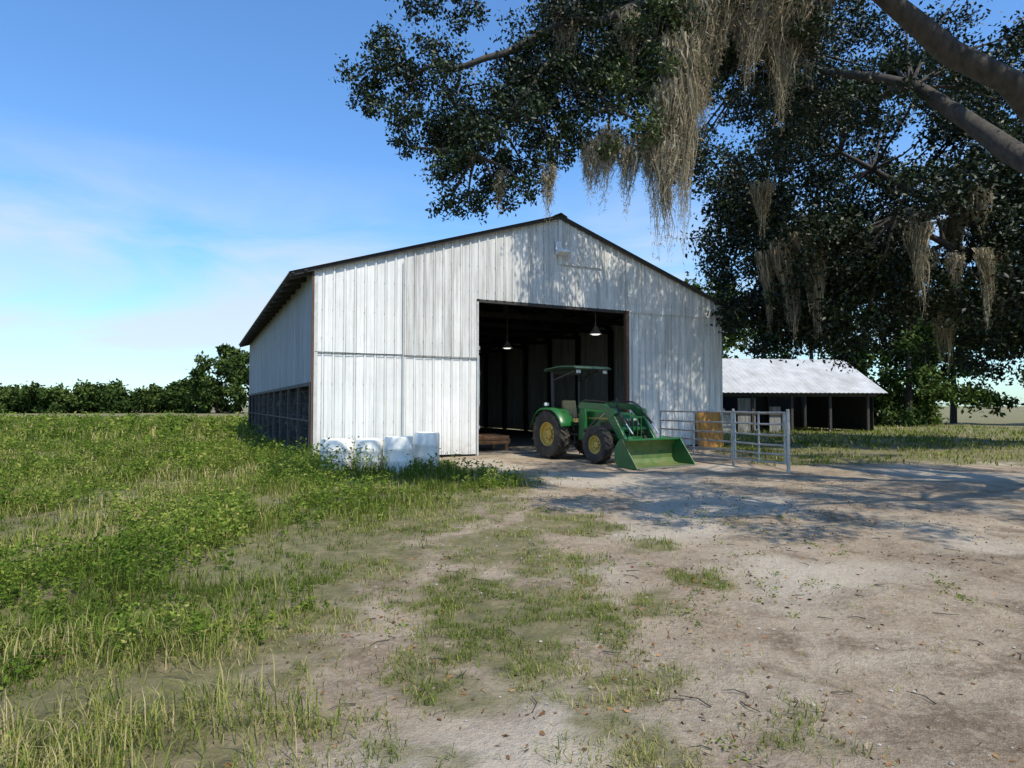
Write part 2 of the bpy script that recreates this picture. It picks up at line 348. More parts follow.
# ------------------------------------------------------------ BARN
barn=empty('metal_barn',(CORNER[0],CORNER[1],0),BR)
def rt(s): return EH+(PH-EH)*(s/PK) if s<PK else PH-(PH-EH)*((s-PK)/(W-PK))
def profile(s0,s1,per=.3):
    pts=[];k=math.floor(s0/per)-1
    while k*per<s1+per:
        for o,h in [(0,0),(.10,0),(.108,.007),(.122,.007),(.13,0),(.212,0),(.232,.038),(.272,.038),(.290,0)]:
            s=k*per+o
            if s0<s<s1: pts.append((s,h))
        k+=1
    pts=[(s0,0)]+pts+[(s1,0)]
    if s0<PK<s1: pts.append((PK,.0)); pts.sort()
    return pts
def sheet_front(name,s0,s1,z0,z1,mat,off=0,wob=.0):
    pts=profile(s0,s1); V=[];F=[]
    lv=7
    for s,h in pts:
        zb=z0(s) if callable(z0) else z0
        zt=z1(s) if callable(z1) else z1
        for j in range(lv):
            f=j/(lv-1); z=zb+(zt-zb)*f
            yy=-h-off-(math.sin(s*2.1+z*1.3)*.006+math.sin(s*5.3-z*2.1)*.004)
            V.append((s,yy,z))
    for i in range(len(pts)-1):
        for j in range(lv-1):
            a=i*lv+j; F.append((a,a+lv,a+lv+1,a+1))
    return mesh_from(name,V,F,[mat],barn)
def rag(base,per,amp,seed):
    def f(s):
        k=int(math.floor(s/per)); return base+amp*math.sin(k*12.9898+seed)*1.0
    return f
D0,D1,DH=4.98,10.85,4.96
top=lambda s: rt(s)-.03
sheet_front('siding_left_lower',.03,D0,rag(.06,.9,.04,1),rag(3.17,2.4,.01,2),M_sidW)
sheet_front('siding_left_upper',.0,2.55,rag(3.12,.9,.025,5),top,M_sidW,.035)
sheet_front('siding_left_upper_b',2.55,D0,rag(3.10,.9,.03,9),top,M_sidG,.035)
sheet_front('siding_gable',D0,D1,DH,top,M_sidG,.03)
sheet_front('siding_right_upper',D1,W+.02,rag(4.93,1.8,.03,3),top,M_sidG,.036)
sheet_front('siding_right_lower',D1+.02,W,rag(.08,.9,.04,7),5.0,M_sidG)
sheet_front('siding_gable_patch',PK-.02,PK+1.75,lambda s:6.35-.0*s,lambda s: rt(s)-.06,M_sidG,.075)
def sheet_side(name,xo,q0,q1,z0,z1,mat,sgn):
    V=[];F=[];pts=[p for p in profile(q0+200,q1+200)]
    pts=[(a-200,h) for a,h in pts]
    for q,h in pts:
        V+= [(xo+sgn*h,q,z0+.02*math.sin(math.floor(q/.9)*7.)),(xo+sgn*h+sgn*.01*math.sin(q*3),q,(z0+z1)/2),(xo+sgn*h,q,z1)]
    for i in range(len(pts)-1):
        for j in range(2):
            a=i*3+j; F.append((a,a+3,a+4,a+1))
    return mesh_from(name,V,F,[mat],barn)
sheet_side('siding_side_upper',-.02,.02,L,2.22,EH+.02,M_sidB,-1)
sheet_side('siding_side_right',W+.02,.02,L,.05,EH+.02,M_sidG,1)
nq=120; V=[];F=[]
for i in range(nq+1):
    q=.05+(L-.1)*i/nq
    for j in range(9):
        zz=.02+2.3*j/8; V.append((.30+.10*math.sin(q*2.3+j*.9)+.05*math.sin(q*6.1-j*1.7)+.03*math.sin(q*13+j),q,zz))
for i in range(nq):
    for j in range(8):
        a=i*9+j;F.append((a,a+9,a+10,a+1))
mesh_from('side_dark_sheet',V,F,[M_darkopen],barn,smooth=True)  # added solid sheet closing the open mesh side to keep the interior dark
g=Geo()
for i in range(0,11): g.box((-.05,.1+i*2.36,1.12),(.08,.12,2.24))
g.beam((-.05,.05,2.2),(-.05,L,2.2),.05,.10); g.beam((-.06,.05,1.15),(-.06,L,1.15),.03,.04)
g.obj('side_posts_and_rails',simple('grey_timber',(.06,.056,.05),(.13,.12,.105),8,.9),barn)
g=Geo()
for i in range(int(L/.6)): g.tube([(-.08,.1+i*.6,.05),(-.08,.1+i*.6+.05*math.sin(i),2.2)],.0022,4,False)
for j in range(6): g.tube([(-.083,.05,.2+j*.36),(-.083,L,.2+j*.36)],.0022,4,False)
g.obj('wire_mesh',M_wire,barn)
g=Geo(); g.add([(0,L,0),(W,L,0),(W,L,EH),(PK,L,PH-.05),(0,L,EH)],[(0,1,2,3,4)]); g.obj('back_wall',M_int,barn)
g=Geo(); g.box((W/2,L/2+.12,.012),(W-.2,L-.1,.04)); g.obj('barn_floor',M_conc,barn)
def roof_side(name,sA,zA,sB,zB):
    V=[];F=[]
    q=-.22; pts=[]
    while q<L+.25:
        for o,h in [(0,0),(.215,0),(.235,.03),(.28,.03),(.299,0)]: pts.append((q+o,h))
        q+=.3
    for q,h in pts: V+=[(sA,q,zA+h),(sB,q,zB+h),(sA,q,zA+h-.012),(sB,q,zB+h-.012)]
    for i in range(len(pts)-1):
        a=i*4; F+=[(a,a+1,a+5,a+4),(a+2,a+6,a+7,a+3)]
        F+=[(a,a+4,a+6,a+2),(a+1,a+3,a+7,a+5)]
    return mesh_from(name,V,F,[M_roof],barn)
sl=(PH-EH)/PK; sr=(PH-EH)/(W-PK)
roof_side('roof_left',-.68,EH-.68*sl+.05,PK,PH+.05)
roof_side('roof_right',PK,PH+.05,W+.35,EH-.35*sr+.05)
g=Geo(); g.extr([(PK-.25,PH-.02),(PK,PH+.095),(PK+.25,PH-.02),(PK+.25,PH-.0),(PK,PH+.115),(PK-.25,PH-.0)],-.24,L+.3); g.obj('ridge_cap',M_roof,barn)
g=Geo()
g.beam((-.68,-.14,EH-.68*sl-.01),(PK,-.14,PH-.01),.04,.12); g.beam((PK,-.14,PH-.01),(W+.35,-.14,EH-.35*sr-.01),.04,.12)
g.obj('rake_board',M_dark,barn)
g=Geo()
for i in range(0,21):
    q=.05+i*1.18
    g.beam((-.64,q,EH-.64*sl-.07),(.0,q,EH-.07),.05,.15)
for s in(-.6,-.25): g.beam((s,-.2,EH+s*sl+.0),(s,L+.1,EH+s*sl+.0),.09,.04)
g.obj('rafter_tails',M_dark,barn)
g=Geo()
for q in np.arange(1.2,L,3.0):
    g.beam((.1,q,EH-.15),(PK,q,PH-.25),.08,.22); g.beam((PK,q,PH-.25),(W-.1,q,EH-.15),.08,.22); g.beam((.1,q,EH-.3),(W-.1,q,EH-.3),.06,.2)
    for s in(.5,W-.15): g.box((s,q,EH/2-.1),(.2,.2,EH-.2))
    for s in(3.5,PK,11.5): g.beam((s,q,EH-.3),(s+.8*(1 if s<PK else -1)*(s!=PK),q,rt(s)-.3),.05,.12)
for s in np.arange(.6,W,1.0): g.beam((s,.1,rt(s)-.06),(s,L,rt(s)-.06),.09,.05)
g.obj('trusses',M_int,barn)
g=Geo()
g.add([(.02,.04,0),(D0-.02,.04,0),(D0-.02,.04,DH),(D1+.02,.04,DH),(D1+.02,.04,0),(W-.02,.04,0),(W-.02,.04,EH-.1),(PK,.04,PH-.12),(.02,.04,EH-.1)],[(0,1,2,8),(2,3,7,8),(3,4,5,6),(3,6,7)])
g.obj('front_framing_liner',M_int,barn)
g=Geo(); g.box((D1-.06,.0,DH/2),(.12,.16,DH-.02)); g.obj('door_post',M_brown,barn,.005)
g=Geo(); g.box(((D0+D1)/2-.06,.02,DH-.05),(D1-D0-.2,.1,.10)); g.obj('door_header',M_dark,barn,.005)
g=Geo(); g.box((D0+.03,-.02,DH/2-.04),(.05,.11,DH-.1)); g.obj('door_jamb_trim',M_trim,barn,.005)
g=Geo(); 
for z in(.9,1.7,2.6,3.4): g.box((D0+.07,-.05,z),(.05,.06,.12))
g.obj('door_hinges',M_galv,barn)
g=Geo(); g.box((-.035,-.03,EH/2+.0),(.05,.07,EH-.15)); g.obj('corner_post',M_brown,barn)
g=Geo(); g.box((.055,-.055,EH/2-.03),(.10,.02,EH-.2)); g.obj('corner_trim',M_trim,barn)
g=Geo(); g.tube([(2.58,-.09,.5),(2.58,-.09,5.9)],.018,8); g.obj('conduit',M_trim,barn)
g=Geo(); g.beam((.02,-.062,3.105),(D0,-.062,3.085),.012,.012); g.obj('seam_strip',M_dark,barn)
g=Geo()
for s0 in np.arange(.05,W-.1,.3):
    for z in (1.1,2.2,3.05,3.5,4.3,5.2,6.0,6.8,7.4):
        if D0<s0<D1 and z<DH: continue
        if z>rt(s0)-.15: continue
        g.box((s0+.17,-.012 if z<3.1 else -.05,z+.01*math.sin(s0*9)),(.018,.016,.018))
g.obj('screws',M_int,barn)
g=Geo(); g.box((8.0,-.27,6.72),(.42,.28,.12),Matrix.Rotation(R(-14),3,'X')); g.box((8.0,-.16,6.83),(.12,.18,.12)); g.box((7.93,-.115,6.95),(.22,.05,.3)); g.obj('flood_light',simple('lamp_white',(.7,.7,.69),(.78,.78,.77),9,.4),barn,.02)
def lamp(s,q,z,k=1.):
    g=Geo(); g.lathe([(.05*k,.30*k),(.09*k,.24*k),(.13*k,.16*k),(.24*k,.02*k),(.25*k,0),(.235*k,.02*k)],(s,q,z),'z',24); g.tube([(s,q,z+.28*k),(s,q,rt(s)-.3)],.012,6); g.obj('high_bay_shade',M_galv,barn,smooth=True)
    g=Geo(); g.lathe([(0,-.03),(.12*k,-.02),(.2*k,.03)],(s,q,z),'z',24); g.obj('high_bay_lens',M_lens,barn)
lamp(10.48,1.5,4.25,1.05); lamp(8.58,5.2,3.95,.95)
g=Geo()
for i in range(9): g.box((6.0,1.3+i*.16,.42),(1.6,.11,.03))
for yy in(1.3,1.95,2.55):
    g.box((6.0,yy,.34),(1.6,.06,.1))
for i in range(6): g.box((6.0,1.35+i*.24,.27),(1.6,.12,.03))
for i in range(4): g.box((6.15,1.4+i*.35,.5),(1.2,.25,.11),Matrix.Rotation(.1*i-.1,3,'Z'))
for s in(5.3,6.7): 
    for yy in (1.4,2.5): g.box((s,yy,.14),(.12,.12,.24))
g.obj('pallet_stack',M_wood,barn,.004)
g=Geo()
for i in range(7): g.box((12.2+i*.38,9.0+(i%3)*.5,.5+.2*(i%2)),(.3,.5,1.0+.4*(i%2)))
for i in range(5): g.box((2.5+i*.9,12,.7),(.7,.9,1.3+.3*(i%2)))
g.obj('stored_crates',M_brown,barn,.02)
pr=[(0,0),(1.28,0),(1.30,.6),(1.22,1.30),(.5,1.38),(.10,1.34),(-.03,.9),(.04,.4)]
V=[(x_,-.02-.12*(1-z_/1.38)-.07,z_+.01) for x_,z_ in pr]+[(x_,-.04-.12*(1-z_/1.38)-.075,z_+.01) for x_,z_ in pr]; n=len(pr)
o=mesh_from('plywood_sheet',V,[tuple(range(n)),tuple(range(2*n-1,n-1,-1))]+[(i,i+n,(i+1)%n+n,(i+1)%n) for i in range(n)],[M_ply]); o.location=(CORNER[0]+13.85*cu,CORNER[1]+13.85*su,0); o.rotation_euler=(0,0,BR)
# ------------------------------------------------------------ drums
def drum(px,py,r,h,tilt=0):
    g=Geo(); g.lathe([(0,0),(r*.9,0),(r,.03),(r,h*.32),(r*1.025,h*.35),(r,h*.38),(r,h*.64),(r*1.025,h*.67),(r,h*.70),(r*.985,h*.95),(r*.93,h),(r*.88,h),(r*.86,h-.025),(0,h-.03)],(0,0,0),'z',36)
    g.lathe([(0,h-.028),(.035,h-.028),(.035,h-.005),(0,h-.003)],(r*.55,0,0),'z',12)
    o=g.obj('plastic_drum',M_poly,smooth=True); o.location=(px,py,-.01); o.rotation_euler=(tilt,tilt*.6,px)
drum(-4.18,15.3,.38,.80,.02); drum(-3.42,15.35,.33,.80,-.03); drum(-2.68,15.25,.345,.86,.01); drum(-2.16,16.15,.32,.92,-.02)
# ------------------------------------------------------------ TRACTOR
tr=empty('farm_tractor',(1.81,19.71,0),math.atan2(-.839,.545))
def wheel(x,y,r,w,rimr,side,nl):
    c=(x,y,r)
    g=Geo(); hw=w/2
    g.lathe([(rimr,-hw*.75),(rimr+.05,-hw*.95),(r*.8,-hw*1.03),(r*.93,-hw*.9),(r*.955,-hw*.6),(r*.965,0),(r*.955,hw*.6),(r*.93,hw*.9),(r*.8,hw*1.03),(rimr+.05,hw*.95),(rimr,hw*.75)],c,'y',40)
    for k in range(nl):
        for sg in(-1,1):
            t0=2*math.pi*(k+(.5 if sg>0 else 0))/nl
            for st in range(3):
                f0=.02+st/3*.95; f1=.02+(st+1)/3*.95
                ta=t0+f0*.25;tb=t0+f1*.25
                pa=Vector((x+math.cos(ta)*r*.972,y+sg*hw*f0,r+math.sin(ta)*r*.972)); rb=.972 if st<2 else .945
                pb=Vector((x+math.cos(tb)*r*rb,y+sg*hw*f1,r+math.sin(tb)*r*rb))
                d=(pb-pa); n=Vector((math.cos((ta+tb)/2),0,math.sin((ta+tb)/2))); a=d.normalized(); b=n.cross(a).normalized(); n2=a.cross(b)
                Mx=Matrix((a,b,n2)).transposed()
                g.box((pa+pb)/2,(d.length*1.05,r*.045,r*.075),Mx)
    g.obj('tyre',M_tyre,tr,smooth=True)
    g=Geo(); s=side
    g.lathe([(rimr+.03,s*hw*.8),(rimr-.02,s*hw*.72),(rimr-.03,s*hw*.3),(rimr*.72,s*hw*.12),(rimr*.6,s*hw*.2),(rimr*.38,s*hw*.22),(rimr*.36,s*hw*.45),(.0,s*hw*.47)],c,'y',40)
    g.lathe([(rimr+.03,-s*hw*.8),(rimr-.03,-s*hw*.7),(rimr-.03,s*hw*.3)],c,'y',40)
    g.obj('wheel_rim',M_yel,tr,smooth=True)
    g=Geo()
    for k in range(8):
        t0=k*math.pi/4; g.tube([(x+math.cos(t0)*rimr*.5,y+s*hw*.2,r+math.sin(t0)*rimr*.5),(x+math.cos(t0)*rimr*.5,y+s*hw*.34,r+math.sin(t0)*rimr*.5)],.018,6)
    g.obj('wheel_bolts',M_blk,tr)
for sd in(-1,1):
    wheel(0,sd*.75,.73,.43,.36,sd,20); wheel(2.1,sd*.73,.52,.30,.25,sd,16)
g=Geo(); g.tube([(0,-.75,.73),(0,.75,.73)],.11,16); g.box((.35,0,.78),(1.3,.42,.5)); g.box((1.35,0,.78),(1.1,.36,.42)); g.tube([(2.1,-.7,.52),(2.1,.7,.52)],.07,12); g.box((2.1,0,.58),(.28,.3,.26)); g.box((2.2,0,.72),(.8,.3,.18)); g.obj('chassis',M_blk,tr,.03)
g=Geo(); g.extr([(.95,.92),(2.55,.86),(2.66,.92),(2.66,1.22),(2.58,1.33),(2.3,1.385),(.95,1.48)],-.29,.29); g.obj('hood',M_grn,tr,.06,seg=4)
g=Geo(); g.extr([(2.60,.92),(2.675,.94),(2.675,1.2),(2.60,1.27)],-.2,.2)
for sd in(-1,1): g.box((2.05,sd*.293,1.02),(.7,.012,.2))
g.obj('grille',M_blk,tr,.01)
g=Geo()
for sd in(-1,1): g.box((1.75,sd*.296,1.22),(1.4,.008,.045))
g.obj('hood_stripe',M_yel,tr)
g=Geo()
for sd in(-1,1): g.box((2.67,sd*.12,1.2),(.03,.13,.06))
g.obj('headlights',M_trim,tr,.01)
g=Geo(); g.extr([(.72,.8),(.98,.8),(.98,1.5),(.85,1.55),(.72,1.4)],-.27,.27); g.obj('dash_cowl',M_grn,tr,.03)
g=Geo(); g.box((.45,0,.72),(1.0,1.05,.05)); g.box((.75,.5,.5),(.3,.06,.05)); g.box((.75,-.55,.5),(.3,.06,.05)); g.box((.62,-.55,.6),(.03,.04,.25)); g.box((.88,-.55,.6),(.03,.04,.25)); g.obj('platform',M_blk,tr,.01)
for sd in(-1,1):
    V=[];F=[];n=16;rr=.83
    for i in range(n+1):
        a=R(18+ (165-18)*i/n); cx=math.cos(a)*rr; cz=.73+math.sin(a)*rr
        if cz>1.5: cz=1.5+(cz-1.5)*.4
        for yy,dz in((.48,0),(.95,0),(.98,-.06)): V.append((cx,sd*yy,cz+dz))
        V.append((cx*.75,sd*.475,.73+ (cz-.73)*.55))
    for i in range(n):
        a=i*4; F+=[(a,a+4,a+5,a+1),(a+1,a+5,a+6,a+2),(a,a+3,a+7,a+4)]
    o=mesh_from('fender',V,F,[M_grn],tr,smooth=True); m=o.modifiers.new('s','SOLIDIFY'); m.thickness=.012
g=Geo(); g.box((.18,0,1.13),(.46,.46,.13)); g.box((-.06,0,1.46),(.13,.46,.56),Matrix.Rotation(R(-10),3,'Y')); 
for sd in(-1,1): g.box((.14,sd*.27,1.3),(.3,.06,.05))
g.obj('seat',M_seat,tr,.045,seg=4)
g=Geo(); g.box((.15,0,.92),(.3,.3,.3)); g.obj('seat_base',M_blk,tr,.02)
g=Geo(); 
ring=[]; cx,cz=.66,1.62; th=R(28)
for k in range(25):
    a=2*math.pi*k/24; ring.append((cx-math.sin(th)*.2*math.cos(a)*-1,.2*math.sin(a),cz+math.cos(th)*.2*math.cos(a)*.75))
g.tube(ring,.015,8,False); g.tube([(.85,0,1.45),(cx,0,cz)],.02,8)
for a in(8,16,24): g.tube([(cx,0,cz),ring[a]],.01,6)
for sd,xx in((-1,.5),(-1,.6),(1,.55)): g.tube([(xx,sd*.36,.85),(xx-.05,sd*.38,1.35)],.012,6); 
g.obj('steering_wheel_and_levers',M_blk,tr,smooth=True)
g=Geo()
for sd in(-1,1):
    g.beam((-.22,sd*.5,.75),(-.25,sd*.52,2.6),.07,.09)
    g.beam((-.25,sd*.5,2.35),(.75,sd*.42,2.62),.035,.05)
g.beam((-.25,-.53,2.58),(-.25,.53,2.58),.09,.07)
g.obj('rops_frame',M_blk,tr,.01)
g=Geo(); g.extr([(-.5,2.66),(-.46,2.71),(.3,2.77),(1.0,2.74),(1.12,2.68),(1.1,2.64),(1.0,2.69),(.3,2.72),(-.4,2.67),(-.48,2.62)],-.68,.68); g.obj('canopy',M_grn2,tr,.02)
g=Geo()
for sd in(-1,1): g.box((-.28,sd*.72,1.62),(.07,.16,.1)); g.box((1.0,sd*.5,2.58),(.06,.14,.1))
g.obj('work_lights',M_trim,tr,.015)
g=Geo(); g.tube([(1.9,.18,1.3),(1.9,.18,1.6)],.05,12); g.tube([(1.9,.18,1.6),(1.9,.18,1.75),(1.85,.18,1.8)],.025,10); g.obj('exhaust_stack',M_blk,tr,smooth=True)
g=Geo()
for sd in(-1,1):
    y=sd*.46
    g.extr([(1.0,.62),(1.3,.62),(1.28,1.2),(1.22,1.62),(1.08,1.66),(1.0,1.2)],y-.045,y+.045)
    g.box((1.4,sd*.38,.66),(1.0,.12,.16))
    g.extr([(1.06,1.58),(1.16,1.68),(2.2,1.63),(2.42,1.55),(3.18,.50),(3.12,.36),(3.02,.38),(2.86,.56),(2.22,1.40),(2.1,1.47),(1.1,1.5)],y-.05+sd*.07,y+.05+sd*.07)
    g.extr([(2.35,1.55),(2.62,1.50),(2.66,1.38),(2.5,1.2),(2.2,1.4)],y-.06+sd*.07,y+.06+sd*.07)
g.tube([(2.72,-.53,.95),(2.72,.53,.95)],.06,14)
g.obj('loader_arms',M_grn,tr,.012)
g=Geo();g2=Geo()
for sd in(-1,1):
    y=sd*.6
    g.tube([(1.25,sd*.5,.85),(1.85,sd*.5,1.2)],.04,10); g2.tube([(1.85,sd*.5,1.2),(2.15,sd*.5,1.38)],.02,8)
    g.tube([(2.58,y-.13*sd,1.46),(2.95,y-.13*sd,1.1)],.038,10); g2.tube([(2.95,y-.13*sd,1.1),(3.2,y-.13*sd,.84)],.02,8)
    g.tube([(1.1,sd*.53,1.7),(1.7,sd*.53,1.73),(2.2,sd*.53,1.69),(2.55,sd*.53,1.5)],.014,6)
    g.tube([(1.1,sd*.5,1.7),(1.7,sd*.5,1.71),(2.2,sd*.5,1.67),(2.5,sd*.5,1.5)],.012,6)
g.obj('hydraulics',M_blk,tr,smooth=True); g2.obj('piston_rods',M_chrome,tr,smooth=True)
BX=3.12
inn=[(BX+.88,.03),(BX+.28,.035),(BX+.13,.08),(BX+.05,.18),(BX+.03,.34),(BX+.06,.50),(BX+.16,.64),(BX+.26,.70)]
prof=inn+[(x-.018,z+.018) for x,z in inn[::-1][:3]]+[(x-.02,z-.005) for x,z in inn[::-1][3:6]]+[(BX+.28,.012),(BX+.88,.012)]
g=Geo(); g.extr(prof,-1.05,1.05); o=g.obj('bucket_shell',M_worn,tr)
g=Geo()
for sd in(-1,1):
    y=sd*1.05
    g.extr([(BX+.86,.01),(BX+.28,.005),(BX+.12,.05),(BX+.03,.17),(BX+.01,.34),(BX+.045,.52),(BX+.15,.66),(BX+.27,.725),(BX+.33,.70)],y-.012,y+.012)
g.beam((BX+.25,-1.04,.70),(BX+.25,1.04,.70),.09,.05)
g.extr([(BX+.03,.3),(BX-.03,.3),(BX-.06,.5),(BX+.1,.78),(BX+.16,.66),(BX+.05,.5)],-.66,-.52); g.extr([(BX+.03,.3),(BX-.03,.3),(BX-.06,.5),(BX+.1,.78),(BX+.16,.66),(BX+.05,.5)],.52,.66)
g.obj('bucket_sides',M_grn,tr,.006)
g=Geo(); g.box((BX+.86,0,.02),(.14,2.1,.022)); g.obj('cutting_edge',simple('bare_steel',(.3,.29,.27),(.45,.43,.4),9,.4,.7),tr)
g=Geo()
for sd in(-1,1): g.box((2.45,sd*.28,.68),(.3,.05,.1)); 
for yy in(-.22,-.08,.08,.22): g.box((2.8,yy,.98),(.03,.025,.6))
g.box((2.8,0,1.27),(.04,.52,.04)); g.box((2.8,0,.72),(.04,.52,.06)); g.obj('grille_guard',M_grn,tr,.005)
# ------------------------------------------------------------ gate
gate=empty('pipe_gate')
A=Vector((4.55,19.6,0)); B=Vector((6.5,15.1,0))
def gpan(P0,P1,nm):
    g=Geo(); 
    for h in [.22,.42,.64,.88,1.14,1.42]: g.tube([P0+Vector((0,0,h)),(P0+P1)/2+Vector((0,0,h-.012)),P1+Vector((0,0,h))],.023,8)
    for f in(0,.5,1): 
        p=P0.lerp(P1,f); g.tube([p+Vector((0,0,.2)),p+Vector((0,0,1.44))],.026,8)
    g.obj(nm,M_galv,gate,smooth=True)
MID=A.lerp(B,.62)
gpan(A,MID,'gate_panel'); d=(B-A).normalized(); gpan(MID+d*.12,B-d*.1,'gate_panel_short')
g=Geo(); g.tube([B,B+Vector((0,0,1.5))],.04,12); g.tube([MID+d*.06-Vector((0,0,.05)),MID+d*.06+Vector((0,0,1.5))],.035,10); g.obj('gate_posts',M_galv,gate,smooth=True)
# ------------------------------------------------------------ shed
sh=empty('pole_shed',(11.6,37,0),R(8))
V=[];F=[]; NS=74
for i in range(0,NS+1):
    s=-.4+i*.15; h=.03 if i%2 else 0
    V+=[(s,-.6,2.3+h),(s,3.4,4.55+h),(s,7.4,2.3+h)]
for i in range(NS):
    a=i*3;F+=[(a,a+3,a+4,a+1),(a+1,a+4,a+5,a+2)]
o=mesh_from('shed_roof',V,F,[M_shedroof],sh); md=o.modifiers.new('s','SOLIDIFY'); md.thickness=.03
g=Geo()
for i in range(5): g.box((i*2.45,0,1.12),(.14,.14,2.28)); g.box((i*2.45,6.8,1.12),(.14,.14,2.28))
g.beam((-.3,0,2.2),(10.4,0,2.2),.06,.2); g.beam((-.2,.0,1.1),(5,0,1.1),.04,.1); g.obj('shed_posts',M_dark,sh)
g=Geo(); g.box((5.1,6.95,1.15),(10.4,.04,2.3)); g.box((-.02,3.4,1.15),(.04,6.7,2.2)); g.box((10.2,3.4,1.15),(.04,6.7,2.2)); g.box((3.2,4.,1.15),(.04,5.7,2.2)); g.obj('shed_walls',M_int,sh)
g=Geo(); g.box((2.1,.04,1.0),(1.1,.03,2.0)); g.box((3.9,.1,.75),(.7,.03,1.5)); g.obj('shed_panels',M_shedwall,sh)
g=Geo(); g.box((.9,.9,.55),(1.2,.9,1.05)); g.box((4.9,.8,.6),(.7,.7,1.1)); g.box((.7,.7,1.25),(.6,.5,.3)); g.obj('shed_clutter',M_galv,sh,.05)
# ------------------------------------------------------------ trees
def clump_leaves(C,rad,n,size,tone0,flat=.8,sub=14,spread=.3):
    d=rng.normal(size=(sub,3)); d/=np.linalg.norm(d,axis=1,keepdims=True); rr=rad*rng.uniform(.25,1.0,sub)**.6
    c=C+d*rr[:,None]*np.array([1,1,flat]); idx=rng.integers(0,sub,n)
    sd=rad*spread*rng.uniform(.5,1.1,sub)
    P=c[idx]+rng.normal(size=(n,3))*sd[idx][:,None]*np.array([1,1,.75])
    D=rng.normal(size=(n,3)); D[:,2]-=.25
    tb=rng.normal(0,.12,sub)
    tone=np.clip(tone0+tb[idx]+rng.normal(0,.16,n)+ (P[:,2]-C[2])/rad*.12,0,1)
    return leaf_geo(P,D,size*rng.uniform(.7,1.3,n),size*.55*rng.uniform(.7,1.2,n),tone),c
def moss_geo(C,rad,length,n,w=.012):
    segs=9
    a=rng.random(n)*6.283; r=rad*np.sqrt(rng.random(n)); 
    x0=C[0]+np.cos(a)*r; y0=C[1]+np.sin(a)*r*.7; z0=C[2]+rng.uniform(-.15,.2,n)
    ln=length*(1-.55*(r/rad)**1.3)*rng.uniform(.3,1.08,n)
    ph=rng.random(n)*6.283; p0=rng.random()*6.28; dr=rng.normal(0,.05)*length
    V=np.zeros((n,segs+1,2,3)); az=rng.random(n)*3.14
    for s in range(segs+1):
        f=s/segs
        x=x0+(C[0]-x0)*f*.5+np.sin(ph*.5+p0+f*6)*.022*length+dr*f+ rng.normal(0,.014,n)
        y=y0+(C[1]-y0)*f*.5+np.cos(ph*.7+f*6)*.02*length+rng.normal(0,.014,n)
        z=z0-ln*f
        ww=w*(1.1-f)*rng.uniform(.3,1.7,n)
        V[:,s,0]=np.stack([x-np.cos(az+f*2)*ww,y-np.sin(az+f*2)*ww,z],1); V[:,s,1]=np.stack([x+np.cos(az+f*2)*ww,y+np.sin(az+f*2)*ww,z],1)
    b=(np.arange(n)*(segs+1)*2)[:,None,None]+(np.arange(segs)*2)[None,:,None]
    F=np.concatenate([b+np.array([0,1,3]),b+np.array([0,3,2])],2).reshape(-1,3)
    tone=np.clip(rng.normal(.5,.2,n),0,1)
    m=n*16; i=rng.integers(0,n,m); s=rng.integers(0,segs+1,m); P=V[i,s,0]+rng.normal(0,.01,(m,3)); D=rng.normal(size=(m,3)); D[:,2]-=1.1
    lf=leaf_geo(P,D,rng.uniform(.04,.12,m),np.full(m,w*.6),np.clip(tone[i]+rng.normal(0,.12,m),0,1))
    return [(V.reshape(-1,3),F,np.repeat(tone,(segs+1)*2)),lf]
def make_tree(name,trunk,limbs,clumps,leafsize,leafmat_,nleaf,moss=(),sub=14,spread=.3,mossw=.012,twigs=True):
    root=empty(name)
    g=Geo(); g.tube(*trunk,seg=16)
    nodes=[]
    for path,rad in limbs:
        P=[Vector(p) for p in path]; Q=[];Rr=[]
        for i in range(len(P)-1):
            for k in range(4):
                f=k/4; q=P[i].lerp(P[i+1],f)+Vector(rng.normal(0,.07,3))*(1 if (i+k)>0 else 0); Q.append(q); Rr.append((rad[i]*(1-f)+rad[i+1]*f)*rng.uniform(.92,1.1))
        Q.append(P[-1]);Rr.append(rad[-1]); g.tube(Q,Rr,10); nodes+=Q
    LG=[]
    for (c,r,tn) in clumps:
        c=Vector(c); nd=min(nodes,key=lambda q:(q-c).length+ (3 if q.z>c.z+2.5 else 0))
        mid=nd.lerp(c,.5)+Vector(rng.normal(0,.15,3))*r+Vector((0,0,.12*r)); br=.02+.02*(nd-c).length
        g.tube([nd,mid,c],[min(br,.07),min(br,.05)*.7,.012],6)
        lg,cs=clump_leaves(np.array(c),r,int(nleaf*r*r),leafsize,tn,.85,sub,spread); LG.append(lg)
        if twigs:
            for q in cs[:8]: g.tube([c,Vector(q).lerp(c,.5)+Vector(rng.normal(0,.05,3)),q],[.012,.008,.004],4)
    g.obj('trunk_and_limbs',M_bark,root,smooth=True)
    V,F,T=merge(LG); mesh_from('crown_leaves',V,F,[leafmat_],root,attr={'tone':T})
    if moss:
        MG=[]
        for (c,r,l,n) in moss: MG+=moss_geo(c,r,l,n,mossw)
        V,F,T=merge(MG); mesh_from('spanish_moss',V,F,[M_moss],root,attr={'tone':T})
    return root
